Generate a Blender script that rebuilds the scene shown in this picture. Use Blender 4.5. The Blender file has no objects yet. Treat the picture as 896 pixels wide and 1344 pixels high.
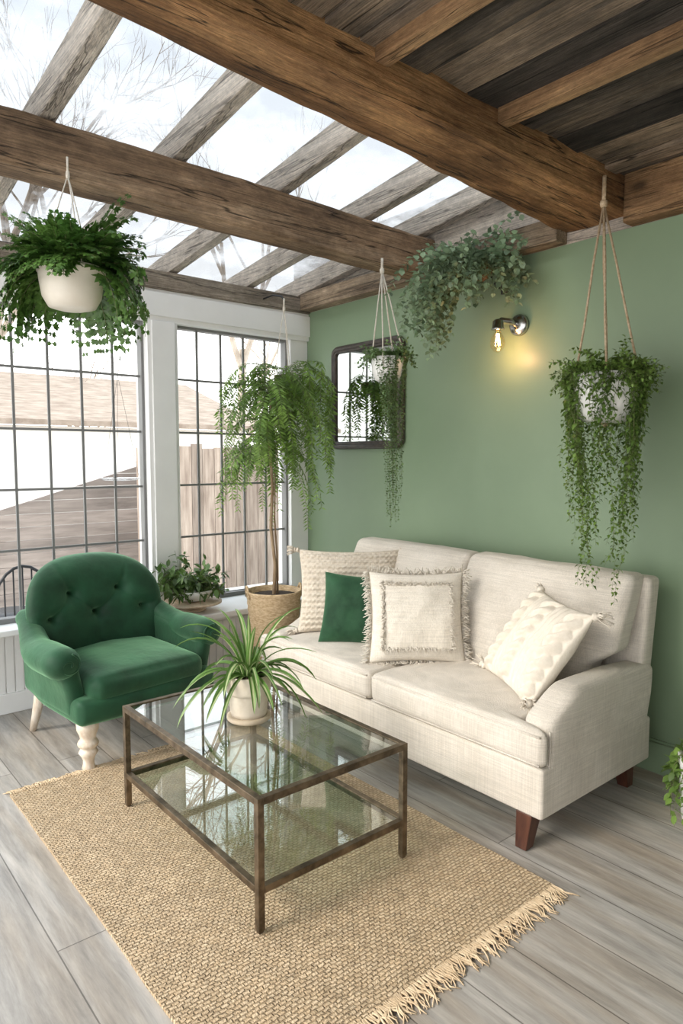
import bpy, math, random
from mathutils import Vector as V, Matrix, noise
random.seed(7)
SC=bpy.context.scene
SC.view_settings.view_transform='Standard'
C=SC.collection
WL={}
R=random.uniform
def sstep(a,b,x):
    t=max(0.,min(1.,(x-a)/(b-a))); return t*t*(3-2*t)

# ------------------------------------------------------------------ mesh builder
class MB:
    def __init__(s): s.v=[];s.f=[];s.m=[];s.mi=0
    def add(s,vs,fs):
        n=len(s.v); s.v+=[tuple(x) for x in vs]; s.f+=[tuple(i+n for i in f) for f in fs]; s.m+=[s.mi]*len(fs)
    def box(s,x0,x1,y0,y1,z0,z1,fn=None):
        vs=[V((x,y,z)) for x in (x0,x1) for y in (y0,y1) for z in (z0,z1)]
        if fn: vs=[fn(v) for v in vs]
        s.add(vs,[(0,1,3,2),(4,6,7,5),(0,4,5,1),(2,3,7,6),(0,2,6,4),(1,5,7,3)])
        return s
    def soft(s,x0,x1,y0,y1,z0,z1,r=.03,puff=(0,0,0),k=(8,8,6),fn=None):
        c=V(((x0+x1)/2,(y0+y1)/2,(z0+z1)/2)); h=[abs(x1-x0)/2,abs(y1-y0)/2,abs(z1-z0)/2]
        r=min(r,min(h)*.98); m=3
        ax=[]
        for a in range(3):
            H=h[a]
            ax.append([-H+r*i/m for i in range(m)]+[-(H-r)+2*(H-r)*i/k[a] for i in range(k[a]+1)]+[H-r+r*(i+1)/m for i in range(m)])
        idx={};vs=[];fs=[]
        def vert(q):
            key=tuple(round(t,5) for t in q)
            if key in idx: return idx[key]
            inner=V([max(-(h[a]-r),min(h[a]-r,q[a])) for a in range(3)])
            d=V(q)-inner
            p=inner+d.normalized()*r if d.length>1e-9 else V(q)
            for a in range(3):
                if puff[a] and abs(abs(q[a])-h[a])<1e-6:
                    b,e=(a+1)%3,(a+2)%3
                    w=(1-(q[b]/h[b])**2)*(1-(q[e]/h[e])**2)
                    p[a]+=math.copysign(1,q[a])*puff[a]*max(0,w)**.7
            p=p+c
            if fn: p=fn(p)
            idx[key]=len(vs); vs.append(p); return idx[key]
        for a in range(3):
            b,e=(a+1)%3,(a+2)%3
            for sg in (-1,1):
                for i in range(len(ax[b])-1):
                    for j in range(len(ax[e])-1):
                        qs=[]
                        for (ii,jj) in ((i,j),(i+1,j),(i+1,j+1),(i,j+1)):
                            q=[0,0,0]; q[a]=sg*h[a]; q[b]=ax[b][ii]; q[e]=ax[e][jj]; qs.append(vert(q))
                        if sg<0: qs.reverse()
                        if len(set(qs))==4: fs.append(tuple(qs))
        s.add(vs,fs); return s
    def tube(s,pts,r,n=6,closed=False,cap=True,flat=1.0):
        pts=[V(p) for p in pts]; N=len(pts)
        rr=r if isinstance(r,(list,tuple)) else [r]*N
        tg=[]
        for i in range(N):
            a=pts[(i-1)%N] if (closed or i>0) else pts[i]; b=pts[(i+1)%N] if (closed or i<N-1) else pts[i]
            t=(b-a); tg.append(t.normalized() if t.length>1e-9 else V((0,0,1)))
        t0=tg[0]; ref=V((0,0,1)) if abs(t0.z)<.9 else V((1,0,0))
        u=ref-t0*ref.dot(t0); u.normalize()
        vs=[];fs=[]
        for i in range(N):
            u=u-tg[i]*u.dot(tg[i])
            if u.length<1e-6: u=tg[i].orthogonal()
            u.normalize(); w=tg[i].cross(u)
            for j in range(n):
                a=2*math.pi*j/n
                vs.append(pts[i]+(u*math.cos(a)*flat+w*math.sin(a))*rr[i])
        for i in range(N if closed else N-1):
            i2=(i+1)%N
            for j in range(n):
                j2=(j+1)%n
                fs.append((i*n+j,i*n+j2,i2*n+j2,i2*n+j))
        if cap and not closed:
            fs.append(tuple(range(n-1,-1,-1))); fs.append(tuple((N-1)*n+j for j in range(n)))
        s.add(vs,fs); return s
    def lathe(s,prof,c=(0,0,0),n=28,M=None,rib=0,ribn=24):
        vs=[];fs=[];c=V(c)
        for (r,z) in prof:
            for j in range(n):
                a=2*math.pi*j/n; q=r*(1+rib*math.cos(ribn*a))
                p=V((q*math.cos(a),q*math.sin(a),z))
                if M: p=M@p
                vs.append(p+c)
        m=len(prof)
        for i in range(m-1):
            for j in range(n):
                j2=(j+1)%n; fs.append((i*n+j,i*n+j2,(i+1)*n+j2,(i+1)*n+j))
        if prof[0][0]>1e-5: fs.append(tuple(range(n-1,-1,-1)))
        if prof[-1][0]>1e-5: fs.append(tuple((m-1)*n+j for j in range(n)))
        s.add(vs,fs); return s
    def leaf(s,b,d,n,L,W,fold=.2,droop=.15):
        d=d.normalized(); w=d.cross(n)
        if w.length<1e-6: w=d.orthogonal()
        w.normalize(); n=w.cross(d)
        s.add([b,b+d*L*.4+w*W*.5+n*fold*W,b+d*L*.45,b+d*L*.4-w*W*.5+n*fold*W,b+d*L-n*droop*L],
              [(0,2,1),(0,3,2),(1,2,4),(2,3,4)])
    def rleaf(s,b,d,n,L,W,fold=.12,droop=.15):
        d=d.normalized(); w=d.cross(n)
        if w.length<1e-6: w=d.orthogonal()
        w.normalize(); n=w.cross(d)
        def q(t,x,z): return b+d*L*t+w*W*x+n*(z*W-droop*L*t*t)
        s.add([q(0,0,0),q(.25,.42,fold),q(.25,0,0),q(.25,-.42,fold),q(.62,.46,fold),q(.62,0,0),q(.62,-.46,fold),q(1,0,0)],
              [(0,2,1),(0,3,2),(1,2,5,4),(2,3,6,5),(4,5,7),(5,6,7)])
    def build(s,name,mat,parent=None,origin=None,smooth=True,bevel=0,seg=2,sub=0,angle=None):
        off=V((0,0,0))
        if parent is not None: off=WL.get(parent.name,V((0,0,0)))
        elif origin is not None: off=V(origin)
        me=bpy.data.meshes.new(name)
        me.from_pydata([(x-off[0],y-off[1],z-off[2]) for (x,y,z) in s.v],[],s.f)
        mats=mat if isinstance(mat,(list,tuple)) else [mat]
        for m in mats: me.materials.append(m)
        for i,p in enumerate(me.polygons):
            p.material_index=min(s.m[i],len(mats)-1); p.use_smooth=smooth
        me.update()
        o=bpy.data.objects.new(name,me); C.objects.link(o)
        if parent is not None: o.parent=parent; WL[o.name]=off
        elif origin is not None: o.location=origin; WL[o.name]=V(origin)
        if bevel:
            b=o.modifiers.new('b','BEVEL'); b.width=bevel; b.segments=seg; b.limit_method='ANGLE'; b.harden_normals=False
        if sub:
            b=o.modifiers.new('s','SUBSURF'); b.levels=sub; b.render_levels=sub
        return o

def tag(o,label=None,cat=None,group=None,kind=None):
    if label: o['label']=label
    if cat: o['category']=cat
    if group: o['group']=group
    if kind: o['kind']=kind
    return o
def thing(name,label,cat,loc=(0,0,0),group=None,local=False,kind=None):
    o=bpy.data.objects.new(name,None); C.objects.link(o); o.location=loc; o.empty_display_size=.1
    WL[o.name]=V((0,0,0)) if local else V(loc)
    return tag(o,label,cat,group,kind)

# ------------------------------------------------------------------ materials
def newmat(name):
    m=bpy.data.materials.new(name); m.use_nodes=True; nt=m.node_tree; nt.nodes.clear()
    out=nt.nodes.new('ShaderNodeOutputMaterial'); return m,nt,out
def c4(c): return (c[0],c[1],c[2],1)
def pm(name,c1,c2=None,scale=6,stretch=(1,1,1),rough=.6,bump=0,bscale=60,bstretch=None,metal=0,sheen=0,sheen_tint=(1,1,1),detail=5,
       island=0,ramp=(.35,.65),spec=.5,trans=0,c3=None,coat=0,bdist=.01,weave=0):
    m,nt,out=newmat(name); N=nt.nodes.new; L=nt.links.new
    p=N('ShaderNodeBsdfPrincipled'); p.inputs['Roughness'].default_value=rough; p.inputs['Metallic'].default_value=metal
    p.inputs['Specular IOR Level'].default_value=spec
    p.inputs['Sheen Weight'].default_value=sheen; p.inputs['Sheen Tint'].default_value=c4(sheen_tint); p.inputs['Coat Weight'].default_value=coat
    tc=N('ShaderNodeTexCoord'); col=None
    if c2:
        mp=N('ShaderNodeMapping'); mp.inputs['Scale'].default_value=stretch; L(tc.outputs['Object'],mp.inputs[0])
        no=N('ShaderNodeTexNoise'); no.inputs['Scale'].default_value=scale; no.inputs['Detail'].default_value=detail; no.inputs['Roughness'].default_value=.6
        L(mp.outputs[0],no.inputs['Vector'])
        if island: g=N('ShaderNodeNewGeometry')
        cr=N('ShaderNodeValToRGB'); cr.color_ramp.elements[0].position=ramp[0]; cr.color_ramp.elements[1].position=ramp[1]
        cr.color_ramp.elements[0].color=c4(c1); cr.color_ramp.elements[1].color=c4(c2)
        if c3:
            e=cr.color_ramp.elements.new((ramp[0]+ramp[1])/2); e.color=c4(c3)
        L(no.outputs['Fac'],cr.inputs[0]); col=cr.outputs[0]
        if island:
            mr=N('ShaderNodeMapRange'); mr.inputs['To Min'].default_value=1-island; mr.inputs['To Max'].default_value=1+island
            L(g.outputs['Random Per Island'],mr.inputs['Value'])
            mx=N('ShaderNodeVectorMath'); mx.operation='SCALE'; L(col,mx.inputs[0]); L(mr.outputs[0],mx.inputs['Scale']); col=mx.outputs[0]
        if weave:   # slubby threads: fine lines along two directions
            f=None
            for st in ((4,4,210),(210,210,4)):
                mw=N('ShaderNodeMapping'); mw.inputs['Scale'].default_value=st; L(tc.outputs['Object'],mw.inputs[0])
                nw=N('ShaderNodeTexNoise'); nw.inputs['Scale'].default_value=1.4; nw.inputs['Detail'].default_value=2; L(mw.outputs[0],nw.inputs['Vector'])
                r=N('ShaderNodeMapRange'); r.inputs['From Min'].default_value=.3; r.inputs['From Max'].default_value=.7; r.inputs['To Min'].default_value=1-weave; r.inputs['To Max'].default_value=1+weave*.6; L(nw.outputs['Fac'],r.inputs['Value'])
                if f is None: f=r.outputs[0]
                else:
                    mu=N('ShaderNodeMath'); mu.operation='MULTIPLY'; L(f,mu.inputs[0]); L(r.outputs[0],mu.inputs[1]); f=mu.outputs[0]
            mx=N('ShaderNodeVectorMath'); mx.operation='SCALE'; L(col,mx.inputs[0]); L(f,mx.inputs['Scale']); col=mx.outputs[0]
        L(col,p.inputs['Base Color'])
    else: p.inputs['Base Color'].default_value=c4(c1)
    if bump:
        mb=N('ShaderNodeMapping'); mb.inputs['Scale'].default_value=bstretch or stretch; L(tc.outputs['Object'],mb.inputs[0])
        n2=N('ShaderNodeTexNoise'); n2.inputs['Scale'].default_value=bscale; n2.inputs['Detail'].default_value=4; L(mb.outputs[0],n2.inputs['Vector'])
        b=N('ShaderNodeBump'); b.inputs['Strength'].default_value=bump; b.inputs['Distance'].default_value=bdist
        L(n2.outputs['Fac'],b.inputs['Height']); L(b.outputs[0],p.inputs['Normal'])
    sh=p.outputs[0]
    if trans:
        t=N('ShaderNodeBsdfTranslucent')
        if col: L(col,t.inputs[0])
        else: t.inputs[0].default_value=c4(c1)
        mx=N('ShaderNodeMixShader'); mx.inputs[0].default_value=trans; L(sh,mx.inputs[1]); L(t.outputs[0],mx.inputs[2]); sh=mx.outputs[0]
    L(sh,out.inputs[0]); return m
def wood(name,axis,dark,mid,light,crack=.25,fib=(.55,1.38),island=0,rough=.8,tone=2.0,bump=.8,patch=(.6,1.3)):
    m,nt,out=newmat(name); N=nt.nodes.new; L=nt.links.new
    p=N('ShaderNodeBsdfPrincipled'); p.inputs['Roughness'].default_value=rough; p.inputs['Specular IOR Level'].default_value=.3
    tc=N('ShaderNodeTexCoord'); vec=tc.outputs['Object']
    if island:
        g=N('ShaderNodeNewGeometry'); sc=N('ShaderNodeMath'); sc.operation='MULTIPLY'; sc.inputs[1].default_value=37.; L(g.outputs['Random Per Island'],sc.inputs[0])
        va=N('ShaderNodeVectorMath'); va.operation='ADD'; L(vec,va.inputs[0]); L(sc.outputs[0],va.inputs[1]); vec=va.outputs[0]
    def ns(along,across,scale,detail,dist=0,rg=.6):
        s=[across]*3; s[axis]=along
        mp=N('ShaderNodeMapping'); mp.inputs['Scale'].default_value=s; L(vec,mp.inputs[0])
        no=N('ShaderNodeTexNoise'); no.inputs['Scale'].default_value=scale; no.inputs['Detail'].default_value=detail; no.inputs['Roughness'].default_value=rg; no.inputs['Distortion'].default_value=dist
        L(mp.outputs[0],no.inputs['Vector']); return no.outputs['Fac']
    def mr(v,a,b,c,d):
        n=N('ShaderNodeMapRange'); n.inputs['From Min'].default_value=a; n.inputs['From Max'].default_value=b; n.inputs['To Min'].default_value=c; n.inputs['To Max'].default_value=d; L(v,n.inputs['Value']); return n.outputs[0]
    def mul(a,b):
        n=N('ShaderNodeMath'); n.operation='MULTIPLY'; L(a,n.inputs[0]); L(b,n.inputs[1]); return n.outputs[0]
    A=ns(.4,3.6,tone,13,0,.8); B=ns(1.2,55,3,5,0,.7); K=ns(.16,4,2.6,4,.15,.55); W=ns(4,7,4,9,.1,.8); P=ns(1.1,1.6,1.6,4,0,.6)
    if island:
        ad=N('ShaderNodeMath'); ad.operation='ADD'; L(mr(g.outputs['Random Per Island'],0,1,-.17,.17),ad.inputs[0]); L(A,ad.inputs[1]); A=ad.outputs[0]
    cr=N('ShaderNodeValToRGB'); e=cr.color_ramp.elements; e[0].position=.33; e[0].color=c4(dark); e[1].position=.68; e[1].color=c4(light); x=e.new(.5); x.color=c4(mid); L(A,cr.inputs[0])
    b=mr(B,.3,.7,fib[0],fib[1])
    ab=N('ShaderNodeMath'); ab.operation='SUBTRACT'; ab.inputs[1].default_value=.5; L(K,ab.inputs[0])
    a2=N('ShaderNodeMath'); a2.operation='ABSOLUTE'; L(ab.outputs[0],a2.inputs[0])
    k=mr(a2.outputs[0],.002,.012,crack,1.); w=mr(W,.3,.7,.6,1.35)
    sk=[3.2]*3; sk[axis]=1.5
    mk=N('ShaderNodeMapping'); mk.inputs['Scale'].default_value=sk; L(vec,mk.inputs[0])
    vo=N('ShaderNodeTexVoronoi'); vo.inputs['Scale'].default_value=1.3; L(mk.outputs[0],vo.inputs['Vector'])
    kn=mr(vo.outputs['Distance'],.04,.11,.3,1.)
    fac=mul(mul(b,k),w); hgt=fac
    fac=mul(mul(fac,kn),mr(P,.32,.68,patch[0],patch[1]))
    if island: fac=mul(mr(g.outputs['Random Per Island'],0,1,1-island,1+island),fac)
    vm=N('ShaderNodeVectorMath'); vm.operation='SCALE'; L(cr.outputs[0],vm.inputs[0]); L(fac,vm.inputs['Scale']); L(vm.outputs[0],p.inputs['Base Color'])
    bp=N('ShaderNodeBump'); bp.inputs['Strength'].default_value=bump; bp.inputs['Distance'].default_value=.018; L(hgt,bp.inputs['Height']); L(bp.outputs[0],p.inputs['Normal'])
    L(p.outputs[0],out.inputs[0]); return m
def glassmat(name,tint,k=.6,base=.04,pw=3.0,rough=0.0,haze=0):
    m,nt,out=newmat(name); N=nt.nodes.new; L=nt.links.new
    t=N('ShaderNodeBsdfTransparent'); t.inputs[0].default_value=c4(tint)
    g=N('ShaderNodeBsdfGlossy'); g.inputs['Roughness'].default_value=rough
    lw=N('ShaderNodeLayerWeight'); lw.inputs['Blend'].default_value=.5
    pw_=N('ShaderNodeMath'); pw_.operation='POWER'; pw_.inputs[1].default_value=pw; L(lw.outputs['Facing'],pw_.inputs[0])
    ma=N('ShaderNodeMath'); ma.operation='MULTIPLY_ADD'; ma.inputs[1].default_value=k; ma.inputs[2].default_value=base; L(pw_.outputs[0],ma.inputs[0])
    mx=N('ShaderNodeMixShader'); L(ma.outputs[0],mx.inputs[0]); L(t.outputs[0],mx.inputs[1]); L(g.outputs[0],mx.inputs[2]); sh=mx.outputs[0]
    if haze:
        tc=N('ShaderNodeTexCoord'); no=N('ShaderNodeTexNoise'); no.inputs['Scale'].default_value=2.5; no.inputs['Detail'].default_value=9; no.inputs['Roughness'].default_value=.65; L(tc.outputs['Object'],no.inputs['Vector'])
        cr=N('ShaderNodeMapRange'); cr.inputs['From Min'].default_value=.45; cr.inputs['From Max'].default_value=.75; cr.inputs['To Max'].default_value=haze; L(no.outputs['Fac'],cr.inputs['Value'])
        d=N('ShaderNodeBsdfTranslucent'); d.inputs[0].default_value=(.7,.7,.7,1)
        m2=N('ShaderNodeMixShader'); L(cr.outputs[0],m2.inputs[0]); L(sh,m2.inputs[1]); L(d.outputs[0],m2.inputs[2]); sh=m2.outputs[0]
    L(sh,out.inputs[0]); return m
def brickmat(name,cols,bw,rh,mortar,rot,rough,noise_stretch,bumpst,ncol=(.6,1.15),mort=.003,nscale=6,off=.37,msmooth=.1,warp=0,warm=None,fine=0,bdist=.006,dist=.6,wscale=14):
    m,nt,out=newmat(name); N=nt.nodes.new; L=nt.links.new
    p=N('ShaderNodeBsdfPrincipled'); p.inputs['Roughness'].default_value=rough
    tc=N('ShaderNodeTexCoord'); mp=N('ShaderNodeMapping'); mp.inputs['Rotation'].default_value=(0,0,rot); L(tc.outputs['Object'],mp.inputs[0]); vec=mp.outputs[0]
    if warp:
        wn=N('ShaderNodeTexNoise'); wn.inputs['Scale'].default_value=wscale; wn.inputs['Detail'].default_value=3; L(vec,wn.inputs['Vector'])
        s1=N('ShaderNodeVectorMath'); s1.operation='SUBTRACT'; s1.inputs[1].default_value=(.5,.5,.5); L(wn.outputs['Color'],s1.inputs[0])
        s2=N('ShaderNodeVectorMath'); s2.operation='SCALE'; s2.inputs['Scale'].default_value=warp; L(s1.outputs[0],s2.inputs[0])
        s3=N('ShaderNodeVectorMath'); s3.operation='ADD'; L(vec,s3.inputs[0]); L(s2.outputs[0],s3.inputs[1]); vec=s3.outputs[0]
    b=N('ShaderNodeTexBrick'); b.offset=off; b.inputs['Color1'].default_value=c4(cols[0]); b.inputs['Color2'].default_value=c4(cols[1]); b.inputs['Mortar'].default_value=c4(mortar)
    b.inputs['Scale'].default_value=1; b.inputs['Mortar Size'].default_value=mort; b.inputs['Brick Width'].default_value=bw; b.inputs['Row Height'].default_value=rh; b.inputs['Mortar Smooth'].default_value=msmooth
    L(vec,b.inputs['Vector'])
    m2=N('ShaderNodeMapping'); m2.inputs['Scale'].default_value=noise_stretch; L(mp.outputs[0],m2.inputs[0])
    no=N('ShaderNodeTexNoise'); no.inputs['Scale'].default_value=nscale; no.inputs['Detail'].default_value=9; no.inputs['Roughness'].default_value=.72; no.inputs['Distortion'].default_value=dist; L(m2.outputs[0],no.inputs['Vector'])
    mr=N('ShaderNodeMapRange'); mr.inputs['From Min'].default_value=.3; mr.inputs['From Max'].default_value=.7; mr.inputs['To Min'].default_value=ncol[0]; mr.inputs['To Max'].default_value=ncol[1]; L(no.outputs['Fac'],mr.inputs['Value'])
    vm=N('ShaderNodeVectorMath'); vm.operation='SCALE'; L(b.outputs['Color'],vm.inputs[0]); L(mr.outputs[0],vm.inputs['Scale']); col=vm.outputs[0]
    if warm:
        n3=N('ShaderNodeTexNoise'); n3.inputs['Scale'].default_value=1.3; n3.inputs['Detail'].default_value=4; L(m2.outputs[0],n3.inputs['Vector'])
        r3=N('ShaderNodeMapRange'); r3.inputs['From Min'].default_value=.4; r3.inputs['From Max'].default_value=.65; L(n3.outputs['Fac'],r3.inputs['Value'])
        mm=N('ShaderNodeMix'); mm.data_type='RGBA'; mm.blend_type='MULTIPLY'; mm.inputs[7].default_value=c4(warm); L(r3.outputs[0],mm.inputs[0]); L(col,mm.inputs[6]); col=mm.outputs[2]
    L(col,p.inputs['Base Color'])
    bp=N('ShaderNodeBump'); bp.inputs['Strength'].default_value=bumpst; bp.inputs['Distance'].default_value=bdist; bp.invert=True
    L(b.outputs['Fac'],bp.inputs['Height']); nrm=bp.outputs[0]
    if fine:
        nf=N('ShaderNodeTexNoise'); nf.inputs['Scale'].default_value=200; nf.inputs['Detail'].default_value=2; L(mp.outputs[0],nf.inputs['Vector'])
        b2=N('ShaderNodeBump'); b2.inputs['Strength'].default_value=fine; b2.inputs['Distance'].default_value=.005; L(nf.outputs['Fac'],b2.inputs['Height']); L(nrm,b2.inputs['Normal']); nrm=b2.outputs[0]
    L(nrm,p.inputs['Normal'])
    L(p.outputs[0],out.inputs[0]); return m
def emis(name,c,s):
    m,nt,out=newmat(name); e=nt.nodes.new('ShaderNodeEmission'); e.inputs[0].default_value=c4(c); e.inputs[1].default_value=s; nt.links.new(e.outputs[0],out.inputs[0]); return m

M={}
M['green_wall']=pm('green_wall',(.18,.252,.155),(.196,.270,.167),scale=1.5,rough=.45,bump=.04,bscale=90)
M['white']=pm('white_paint',(.79,.785,.77),(.84,.835,.82),scale=3,rough=.45)
M['beamX']=wood('wood_beam',0,(.14,.085,.05),(.32,.205,.12),(.54,.385,.255),.2)
M['beamXb']=wood('wood_beam_big',0,(.08,.037,.016),(.29,.145,.058),(.62,.36,.165),.15,patch=(.5,1.35))
M['rafter']=wood('wood_rafter',1,(.38,.325,.27),(.63,.56,.485),(.82,.755,.675),.4,patch=(.75,1.2))
M['plateY']=wood('wood_wall_plate',1,(.17,.115,.07),(.34,.25,.165),(.54,.42,.30),.35)
M['plateX']=wood('wood_plate',0,(.22,.17,.125),(.38,.315,.25),(.56,.48,.39),.35)
M['ceil']=wood('ceiling_boards',1,(.045,.039,.034),(.13,.108,.09),(.37,.275,.19),.15,(.45,1.4),.35,patch=(.5,1.4))
M['batten']=wood('batten_wood',1,(.18,.095,.042),(.39,.225,.11),(.62,.40,.21),.35)
M['floor']=brickmat('floor_planks',((.37,.345,.315),(.50,.475,.445)),1.35,.215,(.16,.145,.13),math.pi/2,.42,(.8,7,1),.25,(.55,1.28),.0022,3.2,warm=(.84,.77,.69),dist=.25)
M['rug']=brickmat('jute_weave',((.58,.425,.265),(.70,.54,.36)),.0225,.0135,(.42,.295,.17),0,.9,(1,1,1),.8,(.72,1.22),.0034,24,.5,1.0,warp=.018,fine=.9,bdist=.007,wscale=22)
M['jute']=pm('jute_fringe',(.52,.38,.235),(.70,.55,.37),scale=30,rough=.9,bump=.4,bscale=120)
M['rope']=pm('rope',(.42,.30,.18),(.60,.47,.32),scale=60,rough=.9,bump=.6,bscale=200)
M['cream_rope']=pm('cream_rope',(.62,.56,.47),(.78,.73,.64),scale=60,rough=.9,bump=.6,bscale=200)
M['linen']=pm('linen',(.60,.545,.47),(.67,.615,.54),scale=7,rough=.9,bump=.35,bscale=200,bstretch=(1,1,2.5),sheen=.1,detail=3,weave=.12)
M['velvet']=pm('velvet',(.003,.022,.009),(.010,.060,.026),scale=4.5,rough=.6,bump=.3,bscale=9,bdist=.02,sheen=.6,sheen_tint=(.4,.75,.45),spec=.25,detail=6)  # crushed-velvet sheen put into the colour as paler noise patches
M['velvet2']=pm('velvet_pillow',(.010,.040,.018),(.026,.085,.040),scale=6,rough=.7,bump=.25,bscale=10,bdist=.02,sheen=.4,sheen_tint=(.4,.75,.45),spec=.2)
M['cushion_beige']=pm('beige_weave',(.60,.52,.42),(.69,.615,.515),scale=40,rough=.95,bump=.5,bscale=140,detail=3,weave=.12)
M['cushion_white']=pm('white_weave',(.69,.635,.55),(.75,.695,.61),scale=30,rough=.95,bump=.4,bscale=170,detail=3,weave=.10)
M['knit']=pm('knit',(.69,.625,.53),(.74,.675,.58),scale=60,rough=.95,bump=.25,bscale=220,detail=2)
M['bronze']=pm('bronze',(.085,.064,.042),(.24,.18,.12),scale=18,rough=.42,metal=.8,bump=.05)
M['glass_table']=glassmat('table_glass',(.90,.95,.93),.8,.05,2.4)
M['glass_win']=glassmat('window_glass',(.98,.985,.985),.3,.01,4)
M['glass_roof']=glassmat('roof_glass',(.57,.578,.588),.2,.0,4,0,.6)
M['black']=pm('grey_bars',(.19,.19,.186),rough=.5)
M['darkframe']=pm('mirror_frame',(.022,.017,.013),(.06,.045,.035),scale=25,rough=.4,bump=.1)
m,nt,out=newmat('mirror'); g=nt.nodes.new('ShaderNodeBsdfGlossy'); g.inputs['Roughness'].default_value=.03; g.inputs[0].default_value=(.52,.55,.53,1); nt.links.new(g.outputs[0],out.inputs[0]); M['mirror']=m
M['ceramic']=pm('ivory_ceramic',(.66,.60,.51),(.73,.68,.60),scale=5,rough=.4)
M['ceramic_white']=pm('white_ceramic',(.78,.77,.74),rough=.35)
M['sand_pot']=pm('sand_pot',(.56,.48,.385),(.66,.59,.49),scale=14,rough=.75,bump=.1)
M['sand_dark']=pm('sand_pot_base',(.46,.37,.27),(.55,.46,.35),scale=14,rough=.8)
M['soil']=pm('soil',(.02,.012,.008),(.06,.04,.025),scale=60,rough=1,bump=.8)
M['bark']=pm('bark',(.22,.14,.08),(.42,.31,.2),scale=20,stretch=(1,1,.3),rough=.9,bump=.5)
M['basket']=pm('basket',(.44,.30,.16),(.70,.54,.35),scale=40,stretch=(1,1,3),rough=.9,bump=.7,bscale=90)
M['coco']=pm('coco',(.10,.06,.03),(.26,.16,.09),scale=40,rough=1,bump=.8)
M['leg_brown']=pm('leg_brown',(.045,.014,.008),(.10,.035,.018),scale=10,stretch=(4,4,.6),rough=.4)
M['whitewash']=pm('whitewash',(.56,.45,.34),(.76,.69,.59),scale=14,stretch=(2,2,.6),rough=.6)
M['chrome']=pm('chrome',(.45,.45,.44),rough=.22,metal=1)
M['iron']=pm('iron',(.04,.04,.042),rough=.45,metal=.6)
M['wood_light']=pm('wood_light',(.50,.38,.26),(.70,.58,.44),scale=8,stretch=(4,1,1),rough=.5)
M['bulb']=glassmat('bulb_glass',(1,.93,.8),.6,.03)
M['filament']=emis('filament',(1,.55,.2),60)
def leafm(n,a,b,tr=.25,rough=.45,isl=.4): return pm(n,a,b,scale=9,rough=rough,island=isl,trans=tr,ramp=(.3,.7))
M['fern']=leafm('fern_leaf',(.04,.12,.022),(.14,.26,.055),.28,.35)
M['string']=leafm('string_leaf',(.08,.15,.05),(.20,.30,.12))
M['grey']=leafm('grey_leaf',(.13,.20,.11),(.29,.39,.24))
M['trail']=leafm('trail_leaf',(.07,.14,.025),(.20,.31,.065))
M['feather']=leafm('feather_leaf',(.09,.18,.03),(.25,.39,.08),.38)
M['bush']=leafm('bush_leaf',(.045,.105,.025),(.14,.22,.06))
M['spider']=leafm('spider_leaf',(.07,.16,.03),(.15,.28,.06),.25,.4,.2)
M['stripe']=leafm('spider_stripe',(.42,.50,.24),(.55,.60,.32),.25,.4,.1)
M['stem']=pm('stem',(.09,.12,.04),(.16,.17,.07),scale=20,rough=.7)
M['snow']=pm('pale_ground',(.62,.60,.57),(.82,.81,.79),scale=1.2,rough=.9)
M['fence_h']=pm('fence_grey',(.22,.18,.155),(.35,.29,.25),scale=5,stretch=(.4,3,3),rough=.9,island=.2)
M['fence_v']=pm('fence_brown',(.22,.165,.13),(.40,.325,.265),scale=5,stretch=(4,4,.4),rough=.9,island=.25)
M['shed']=pm('shed_white',(.88,.84,.78),rough=.8)
M['shed_roof']=pm('shed_roof',(.25,.19,.145),(.40,.325,.26),scale=4,stretch=(1,3,1),rough=.9)
M['tree']=pm('pale_bark',(.33,.27,.215),(.50,.43,.36),scale=5,rough=.9)
M['tree_brown']=pm('brown_bark',(.20,.14,.095),(.33,.25,.18),scale=5,rough=.9)

# ------------------------------------------------------------------ camera
CAM=V((-3.18,-4.26,1.5)); pit=math.atan(72/896); az=math.radians(50)
cd=bpy.data.cameras.new('camera'); cam=bpy.data.objects.new('camera',cd); C.objects.link(cam); SC.camera=cam
cd.sensor_fit='VERTICAL'; cd.sensor_height=36; cd.lens=24; cam.location=CAM; cd.clip_start=.05; cd.clip_end=200
f=V((math.cos(az)*math.cos(pit),math.sin(az)*math.cos(pit),-math.sin(pit)))
cam.rotation_euler=f.to_track_quat('-Z','Y').to_euler()

# ------------------------------------------------------------------ setting
tag(MB().box(-4.6,0,-6,0,-.05,0).build('floor',M['floor'],smooth=False),kind='structure')
tag(MB().box(0,.12,-6,.1,-.05,2.58).build('wall_right',M['green_wall'],smooth=False),kind='structure')
tag(MB().box(-4.6,.12,-6.1,-6,-.05,2.87).build('wall_unseen',M['white'],smooth=False),kind='structure')  # unseen wall behind the camera, added to cut fill light
w=MB().box(0,.1,-6,.1,2.58,3.05)
tag(w.build('wall_gable',M['rafter'],smooth=False),kind='structure')
b=MB().box(-.018,0,-6,-.43,0,.135).box(-.026,0,-6,-.43,.135,.15).box(-.012,0,-6,-.43,.15,.162)
tag(b.build('baseboard_right',M['green_wall'],smooth=False,bevel=.003),kind='structure')
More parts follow.
